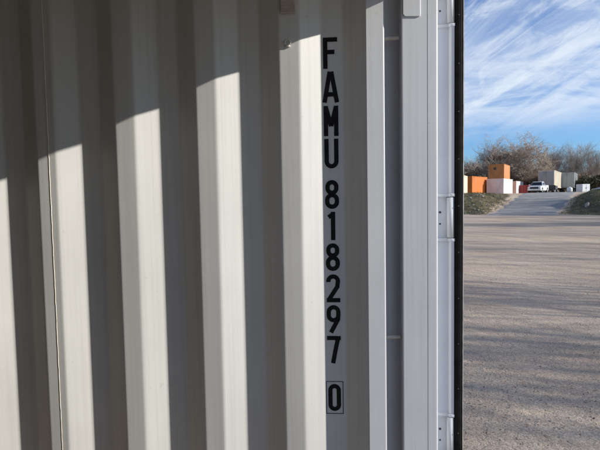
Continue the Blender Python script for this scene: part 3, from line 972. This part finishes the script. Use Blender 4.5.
def pickup(pos, az, label):
    """front at y=0 (near), runs to +y"""
    o = empty('pickup_truck', onground(pos, 0.03), az, label, 'pickup truck')
    b = MB()
    b.loft([sec(1.80, 0.02, 0.42, 0.98, 0.02), sec(1.96, 0.12, 0.40, 1.06, 0.02), sec(2.0, 0.6, 0.36, 1.14, 0.04), sec(2.02, 1.45, 0.36, 1.20, 0.04),
            sec(2.02, 1.55, 0.36, 1.22, 0.05), sec(2.02, 3.55, 0.36, 1.24, 0.05)])
    b.build('body', M_white, o)
    bd = MB()
    bd.box(-1.0, -0.92, 3.60, 5.72, 0.48, 1.32, 0.02)
    bd.box(0.92, 1.0, 3.60, 5.72, 0.48, 1.32, 0.02)
    bd.box(-0.92, 0.92, 3.60, 3.66, 0.6, 1.31)
    bd.box(-0.92, 0.92, 3.66, 5.66, 0.60, 0.68)
    bd.box(-0.92, 0.92, 5.66, 5.72, 0.55, 1.30, 0.01)
    bd.build('bed', M_white, o)
    cab = MB()
    cab.loft([[(-0.88, 1.46, 1.20), (0.88, 1.46, 1.20), (0.94, 3.52, 1.22), (-0.94, 3.52, 1.22)],
              [(-0.70, 2.12, 1.84), (0.70, 2.12, 1.84), (0.74, 3.34, 1.86), (-0.74, 3.34, 1.86)],
              [(-0.60, 2.28, 1.90), (0.60, 2.28, 1.90), (0.64, 3.22, 1.91), (-0.64, 3.22, 1.91)]])
    cab.build('cab', M_white, o)
    # glass a few mm proud of the cab faces
    def quad(nm, q, n, mt):
        n = Vector(n).normalized()*0.012
        v = [Vector(p)+n for p in q]
        raw(nm, v+[p-n*0.9 for p in v], [(0, 1, 2, 3), (4, 7, 6, 5), (0, 4, 5, 1), (1, 5, 6, 2), (2, 6, 7, 3), (3, 7, 4, 0)], mt, o)
    quad('windshield', [(-0.80, 1.552, 1.29), (0.80, 1.552, 1.29), (0.675, 2.068, 1.79), (-0.675, 2.068, 1.79)], (0, -0.70, 0.71), M_glass)
    for s in (-1, 1):
        q = [(s*0.868, 1.80, 1.30), (s*0.887, 2.62, 1.30), (s*0.768, 2.62, 1.74), (s*0.757, 2.18, 1.74)]
        quad('side_window', q, (s, 0, 0.3), M_glass)
        q = [(s*0.889, 2.70, 1.30), (s*0.906, 3.42, 1.30), (s*0.776, 3.30, 1.74), (s*0.769, 2.70, 1.74)]
        quad('side_window', q, (s, 0, 0.3), M_glass)
        MB().box(s*0.99-0.02, s*0.99+0.02, 1.75, 1.78, 1.27, 1.32).build('mirror_arm', M_black, o)
        MB().box(s*1.10-0.12, s*1.10+0.12, 1.70, 1.80, 1.22, 1.48, 0.03).build('mirror', M_white, o)
        MB().box(s*0.80-0.15, s*0.80+0.15, -0.005, 0.08, 0.82, 1.00, 0.02).build('headlight', M_lamp, o)
        MB().box(s*0.93-0.06, s*0.93+0.06, 5.70, 5.735, 0.85, 1.25, 0.01).build('tail_lamp', M_tail, o)
        MB().box(s*1.012-0.012, s*1.012+0.012, 1.60, 3.50, 0.38, 0.46, 0.005).build('side_step', M_black, o)
        for y in (1.02, 4.72):
            MB().cyl((s*0.88, y, 0.44), (s*1.018, y, 0.44), 0.50, n=24).build('wheel_arch', M_black, o)
            wheel(o, s*0.90, y, 0.41, 0.27)
        MB().box(s*1.012-0.01, s*1.012+0.01, 2.40, 2.56, 1.06, 1.10).build('door_handle', M_black, o)
    g = MB().box(-0.62, 0.62, -0.012, 0.06, 0.70, 1.00, 0.02).build('grille', M_black, o)
    for z in (0.78, 0.86, 0.94):
        MB().box(-0.58, 0.58, -0.03, -0.010, z-0.012, z+0.012, 0.004).build('grille_bar', M_darksteel, g)
    MB().box(-0.98, 0.98, -0.10, 0.10, 0.44, 0.64, 0.04).build('front_bumper', M_chrome, o)
    MB().box(-0.92, 0.92, 5.72, 5.86, 0.46, 0.62, 0.03).build('rear_bumper', M_chrome, o)
    MB().box(-0.18, 0.18, -0.115, -0.10, 0.48, 0.60).build('number_plate', M_lamp, o)
    MB().box(-0.7, 0.7, 0.3, 5.5, 0.26, 0.40).build('chassis', M_black, o)
    return o
p, az = place_corner(541.0, 72, 2.02, radians(12))
pickup(p, az, 'white pickup truck facing the yard at the top of the driveway')

def car(name, pos, az, mt, label):
    o = empty(name, onground(pos, 0.02), az, label, 'car')
    b = MB()
    b.loft([sec(1.62, 0.0, 0.30, 0.66, 0.05), sec(1.76, 0.14, 0.24, 0.74, 0.05), sec(1.80, 1.1, 0.22, 0.92, 0.06), sec(1.82, 2.4, 0.22, 0.95, 0.06),
            sec(1.80, 3.7, 0.24, 0.98, 0.06), sec(1.70, 4.40, 0.30, 0.94, 0.05)])
    b.build('body', mt, o)
    c = MB()
    c.loft([[(-0.78, 1.05, 0.90), (0.78, 1.05, 0.90), (0.78, 3.9, 0.95), (-0.78, 3.9, 0.95)],
            [(-0.62, 1.75, 1.36), (0.62, 1.75, 1.36), (0.62, 3.15, 1.38), (-0.62, 3.15, 1.38)],
            [(-0.5, 1.95, 1.42), (0.5, 1.95, 1.42), (0.5, 2.95, 1.43), (-0.5, 2.95, 1.43)]])
    c.build('cabin', mt, o)
    def quad(nm, q, n):
        n = Vector(n).normalized()*0.012
        v = [Vector(p)+n for p in q]
        raw(nm, v+[p-n*0.9 for p in v], [(0, 1, 2, 3), (4, 7, 6, 5), (0, 4, 5, 1), (1, 5, 6, 2), (2, 6, 7, 3), (3, 7, 4, 0)], M_glass, o)
    quad('windshield', [(-0.70, 1.155, 0.968), (0.70, 1.155, 0.968), (0.60, 1.675, 1.31), (-0.60, 1.675, 1.31)], (0, -0.55, 0.83))
    quad('rear_window', [(-0.70, 3.80, 1.008), (0.70, 3.80, 1.008), (0.60, 3.25, 1.323), (-0.60, 3.25, 1.323)], (0, 0.5, 0.86))
    for s in (-1, 1):
        quad('side_window', [(s*0.755, 1.45, 0.985), (s*0.755, 3.5, 1.0), (s*0.64, 3.1, 1.33), (s*0.64, 1.85, 1.32)], (s, 0, 0.33))
        MB().box(s*0.62-0.16, s*0.62+0.16, -0.01, 0.1, 0.54, 0.66, 0.02).build('headlight', M_lamp, o)
        MB().box(s*0.92-0.08, s*0.92+0.08, 1.42, 1.5, 0.93, 1.05, 0.02).build('mirror', mt, o)
        for y in (0.85, 3.55):
            wheel(o, s*0.82, y, 0.32, 0.2)
    MB().box(-0.45, 0.45, -0.012, 0.05, 0.38, 0.50, 0.01).build('grille', M_black, o)
    return o
p, az = place_corner(581, 98, 1.82, radians(10))
car('parked_car', p, az, M_silver, 'grey car between the second trailer and the small white box')
c0 = at(593, 84)
car('parked_car', c0, atan2(-EV.x*0.9-EU.x*0.3, EV.y*0.9+EU.y*0.3), M_blue, 'blue-grey car beside the small white box, cut by the right photo edge')

def semi_trailer(pos, az, L, c, label, seed):
    o = empty('box_trailer', onground(pos, 0.0), az, label, 'trailer', 'box trailers parked on the plateau')
    Mp = paint('trailer_paint_%d' % seed, c, 0.45, 0.7)
    Md = paint('shaded_door_%d' % seed, (0.33, 0.335, 0.33), 0.45, 0.6)  # shade on the near end put into the door colour as a darker grey
    w, z0, z1 = 2.55, 1.12, 4.08
    MB().box(-w/2+0.02, w/2-0.02, 0.02, L-0.02, z0, z1-0.03).build('box_body', Mp, o)
    for s in (-1, 1):
        for z, h_ in ((z0-0.06, 0.16), (z1-0.12, 0.12)):
            MB().box(s*w/2-0.03, s*w/2+0.03, 0.0, L, z, z+h_, 0.005).build('rail', Mp, o)
        k = int(L/0.6)
        for i in range(k+1):
            y = 0.05+i*(L-0.1)/k
            MB().box(s*(w/2-0.015)-0.012, s*(w/2-0.015)+0.012, y-0.03, y+0.03, z0+0.1, z1-0.12).build('rib', Mp, o)
    # near end: two doors with locking bars
    for s in (-1, 1):
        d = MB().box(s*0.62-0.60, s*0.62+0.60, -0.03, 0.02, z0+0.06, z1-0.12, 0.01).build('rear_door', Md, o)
        for q in (0.25, 0.95):
            MB().cyl((s*q, -0.05, z0+0.1), (s*q, -0.05, z1-0.16), 0.022, n=8).build('locking_bar', M_rim, d)
        MB().box(s*1.05-0.1, s*1.05+0.1, -0.04, -0.001, z0-0.02, z0+0.04).build('tail_lamp', M_tail, o)
        MB().box(s*0.5-0.06, s*0.5+0.06, 0.1, L-0.4, 0.86, 1.06).build('chassis_rail', M_black, o)
        MB().box(s*0.55-0.04, s*0.55+0.04, 0.06, 0.12, 0.50, 1.06).build('bumper_post', M_black, o)
        for y in (1.0, 2.3):
            wheel(o, s*1.05, y, 0.5, 0.42)
        MB().box(s*0.7-0.06, s*0.7+0.06, L-3.2, L-3.05, 0.05, 0.9).build('landing_leg', M_black, o)
        MB().box(s*0.95-0.3, s*0.95+0.3, 2.95, 2.97, 0.18, 0.8).build('mud_flap', M_black, o)
    MB().box(-1.15, 1.15, 0.04, 0.10, 0.44, 0.56, 0.01).build('bumper_bar', M_black, o)
    MB().box(-w/2, w/2, -0.02, 0.06, z1-0.12, z1, 0.01).build('rear_header', Mp, o)
    return o
p, az = place_corner(554, 80, 2.55, radians(8))
semi_trailer(p, az, 14.6, (0.62, 0.56, 0.44), 'cream box trailer behind the pickup, its sunny side glowing', 1)
p, az = place_corner(574, 88, 2.55, radians(7))
semi_trailer(p, az, 13.7, (0.36, 0.37, 0.37), 'grey ribbed box trailer right of the cream one', 2)

# dark flatbed behind the pickup's bed
p, az = place_corner(555.5, 76, 1.5, radians(8))
fb = empty('utility_trailer', onground(p, 0.02), az, 'dark low utility trailer squeezed between pickup and cream trailer', 'trailer')
MB().box(-0.75, 0.75, 0, 3.0, 0.55, 0.66, 0.01).build('deck', M_black, fb)
for s in (-1, 1):
    MB().box(s*0.72-0.03, s*0.72+0.03, 0.0, 3.0, 0.66, 1.25).build('side_board', M_darksteel, fb)
    wheel(fb, s*0.84, 1.4, 0.33, 0.2)
MB().box(-0.69, 0.69, 0.0, 0.05, 0.66, 1.35).build('tail_board', M_darksteel, fb)
MB().box(-0.05, 0.05, 3.0, 4.3, 0.48, 0.56).build('drawbar', M_black, fb)
MB().box(-0.04, 0.04, 4.1, 4.2, 0.0, 0.48).build('jockey_leg', M_black, fb)

# small white tank on skids, and the white cabinet box
p = onground(at(569.6, 71))
wt = empty('white_tank', p, 0.3, 'small white tank on the ground under the grey trailer', 'tank')
tb = MB()
prof = [(0.0, 0.12), (0.34, 0.12), (0.40, 0.2), (0.40, 0.66), (0.36, 0.76), (0.20, 0.84), (0.10, 0.86), (0.10, 0.94), (0.0, 0.94)]
rings = [[(rr*cos(2*pi*i/18), rr*sin(2*pi*i/18), z) for i in range(18)] for rr, z in prof[1:-1]]
tb.loft(rings).build('tank_body', M_white, wt, True)
for sx in (-0.25, 0.25):
    MB().box(sx-0.06, sx+0.06, -0.34, 0.34, 0, 0.13).build('skid', M_darksteel, wt)
p, az = place_corner(590.0, 73, 1.48, radians(-38))
wb = empty('white_cabinet', onground(p, 0.0), az, 'small white square cabinet box near the right photo edge', 'cabinet')
MB().box(-0.72, 0.72, 0.02, 1.3, 0.10, 1.36, 0.015).build('cabinet_body', M_white, wb)
for s in (-1, 1):
    dd = MB().box(s*0.355-0.33, s*0.355+0.33, -0.012, 0.018, 0.16, 1.30, 0.008).build('cabinet_door', M_white, wb)
    MB().box(s*0.08-0.015, s*0.08+0.015, -0.04, -0.012, 0.62, 0.82, 0.004).build('handle', M_black, dd)
    MB().box(s*0.55-0.08, s*0.55+0.08, 0.05, 1.25, 0, 0.10).build('skid', M_darksteel, wb)

# ------------------------------------------------------------------ bank: stones, tufts, boulder
def rock_verts(r, s):
    bm = bmesh.new()
    bmesh.ops.create_icosphere(bm, subdivisions=2, radius=1.0)
    ax = [Vector((r.gauss(0, 1), r.gauss(0, 1), r.gauss(0, 1))).normalized() for _ in range(9)]
    for v in bm.verts:
        k = 1.0
        for a in ax:
            q = v.co.dot(a)
            if q > 0.62:
                k = min(k, 0.62/q+0.05)
        v.co = Vector((v.co.x*s[0], v.co.y*s[1], v.co.z*s[2]))*k
    return bm
M_stone = mat('pale_stone', (0.20, 0.19, 0.175), (0.42, 0.395, 0.36), 0.9, 3, 6, bump=0.5, bscale=12, bdist=0.03)
bm = rock_verts(random.Random(3), (0.22, 0.22, 0.36))
me = bpy.data.meshes.new('boulder'); bm.to_mesh(me); bm.free()
bo = link('boulder', me, M_stone)
q = at(587.3, 42.4)
bo.location = onground(q, 0.2)
tag(bo, 'pale upright boulder at the foot of the right bank', 'boulder')
# loose stones in the left bank and gravel on the yard, both uncountable
def scatter_rocks(name, pts, sizes, label, seed, material):
    r = random.Random(seed)
    base = []
    for i in range(5):
        bm = bmesh.new()
        bmesh.ops.create_icosphere(bm, subdivisions=1, radius=1.0)
        for v in bm.verts:
            v.co *= r.uniform(0.65, 1.1)
        bmesh.ops.triangulate(bm, faces=bm.faces)
        base.append((np.array([v.co[:] for v in bm.verts]), [[v.index for v in f.verts] for f in bm.faces]))
        bm.free()
    V, F = [], []
    off = 0
    for p_, s in zip(pts, sizes):
        bv, bf = base[r.randrange(5)]
        a = r.uniform(0, 6.28)
        Rm = np.array([[cos(a), -sin(a), 0], [sin(a), cos(a), 0], [0, 0, 1]])
        V.append((bv*np.array([s*r.uniform(.8, 1.3), s, s*r.uniform(.45, .8)]))@Rm.T+np.array(p_))
        F.append(np.array(bf)+off)
        off += len(bv)
    o = raw(name, np.concatenate(V), np.concatenate(F).tolist(), material)
    tag(o, label, 'stones', kind='stuff')
    return o
r = random.Random(12)
pts, sz = [], []
for i in range(300):
    u, v = r.uniform(46.2, 55), r.uniform(-14, -4.2)
    l, _ = road_edges(u)
    if v > l-0.6:
        continue
    s = r.choice([0.03, 0.04, 0.05, 0.06, 0.08, 0.13])
    w = uv2w(u, v)
    pts.append((w.x, w.y, float(height(u, v)[0])+s*0.25)); sz.append(s)
scatter_rocks('bank_stones', pts, sz, 'loose pale stones strewn over the left bank', 2, M_stone)
pts, sz = [], []
M_gravel = mat('loose_gravel', (0.30, 0.25, 0.21), (0.50, 0.43, 0.36), 0.9, 9, 3)
for i in range(5200):
    d = 2.6*(14/2.6)**r.random()
    a = radians(r.uniform(12, 38))
    x_, y_ = d*sin(a), d*cos(a)
    if y_ < 2.0 and x_ < 0.6:
        continue
    s = r.choice([0.004, 0.005, 0.006, 0.008, 0.011])*(1 if d < 7 else 1.5)
    cl_ = sin(x_*3.1+1)*cos(y_*2.3)+0.4*sin(x_*7+y_*5)
    if r.random() > 0.25+0.5*cl_ or (d > 6 and r.random() < 0.75):
        continue
    pts.append((x_, y_, hz((x_, y_, 0))+s*0.2)); sz.append(s)
scatter_rocks('loose_gravel', pts, sz, 'loose gravel scattered over the tan yard', 6, M_gravel)

def tufts(name, k, u0, u1, v0, v1, side, material, label, seed, hh=(0.12, 0.42)):
    r = np.random.default_rng(seed)
    u = r.uniform(u0, u1, k); v = r.uniform(v0, v1, k)
    l, rr_ = road_edges(u)
    ok = (v < l-0.35) if side < 0 else (v > rr_+0.35)
    clump = np.sin(u*1.9+v*1.1)+np.sin(v*2.7-u)+r.normal(0, 0.8, k)
    ok &= clump > -0.9
    ok &= (u-46.0) > r.uniform(0, 0.9, k)
    u, v = u[ok], v[ok]
    n = len(u)
    z = height(u, v)[0]
    b = 7
    U = np.repeat(u, b)+r.normal(0, 0.07, n*b); V = np.repeat(v, b)+r.normal(0, 0.07, n*b); Z = np.repeat(z, b)-0.03
    h = np.repeat(r.uniform(hh[0], hh[1], n), b)*r.uniform(0.5, 1.1, n*b)
    base = np.stack([U*EU.x+V*EV.x, U*EU.y+V*EV.y, Z], 1)
    a = r.uniform(0, 2*pi, n*b)
    side_ = np.stack([np.cos(a), np.sin(a), np.zeros_like(a)], 1)*0.018
    lean = np.stack([r.normal(0, 0.35, n*b), r.normal(0, 0.35, n*b), np.ones(n*b)], 1)*h[:, None]
    return tag(soup(name, np.stack([base-side_, base+side_, base+lean], 1), 3, material), label, 'grass', kind='stuff')
M_gr = mat('green_grass', (0.045, 0.065, 0.022), (0.14, 0.14, 0.06), 0.8, 0.9, 4)
M_dry = mat('dry_grass', (0.22, 0.175, 0.09), (0.36, 0.30, 0.17), 0.85, 0.9, 4)
tufts('grass', 2600, 46, 62, -16, -1.5, -1, M_gr, 'green grass and weeds covering the left bank', 1, (0.06, 0.30))
tufts('dry_grass', 1900, 46, 60, -16, -1.5, -1, M_dry, 'dry straw grass mixed into the left bank', 2, (0.05, 0.24))
tufts('grass', 2600, 46, 64, 1.4, 13, 1, M_gr, 'dark green grass covering the right bank', 3, (0.05, 0.18))
tufts('dry_grass', 2600, 46, 62, 1.4, 13, 1, M_dry, 'dry straw grass along the foot of the right bank', 4, (0.04, 0.18))

# dead leaves blown over the yard
r = np.random.default_rng(9)
k = 1500
cl0 = np.array([[1.55, 3.95], [2.0, 3.75], [2.35, 3.6], [3.6, 6.2], [2.6, 4.9], [4.6, 8.6], [1.2, 3.2], [2.9, 9.0]])
ci = r.integers(0, len(cl0), k)
p2 = cl0[ci]+r.normal(0, 1, (k, 2))*np.array([0.38, 0.16])[None]*r.uniform(0.6, 2.6, (k, 1))
z2 = np.array([hz((a_, b_, 0)) for a_, b_ in p2])+0.006
c3_ = np.concatenate([p2, z2[:, None]], 1)
an = r.uniform(0, 2*pi, k)
a = np.stack([np.cos(an), np.sin(an), r.normal(0, 0.35, k)], 1)
b = np.stack([-np.sin(an), np.cos(an), r.normal(0, 0.35, k)], 1)
sz_ = r.uniform(0.003, 0.0105, (k, 1))
M_leaf = mat('dead_leaf', (0.09, 0.055, 0.032), (0.24, 0.15, 0.085), 0.85, 6, 3)
tag(soup('dead_leaves', np.stack([c3_-a*sz_, c3_+b*sz_*0.55, c3_+a*sz_, c3_-b*sz_*0.55], 1), 4, M_leaf), 'dead brown leaves blown over the yard', 'leaves', kind='stuff')
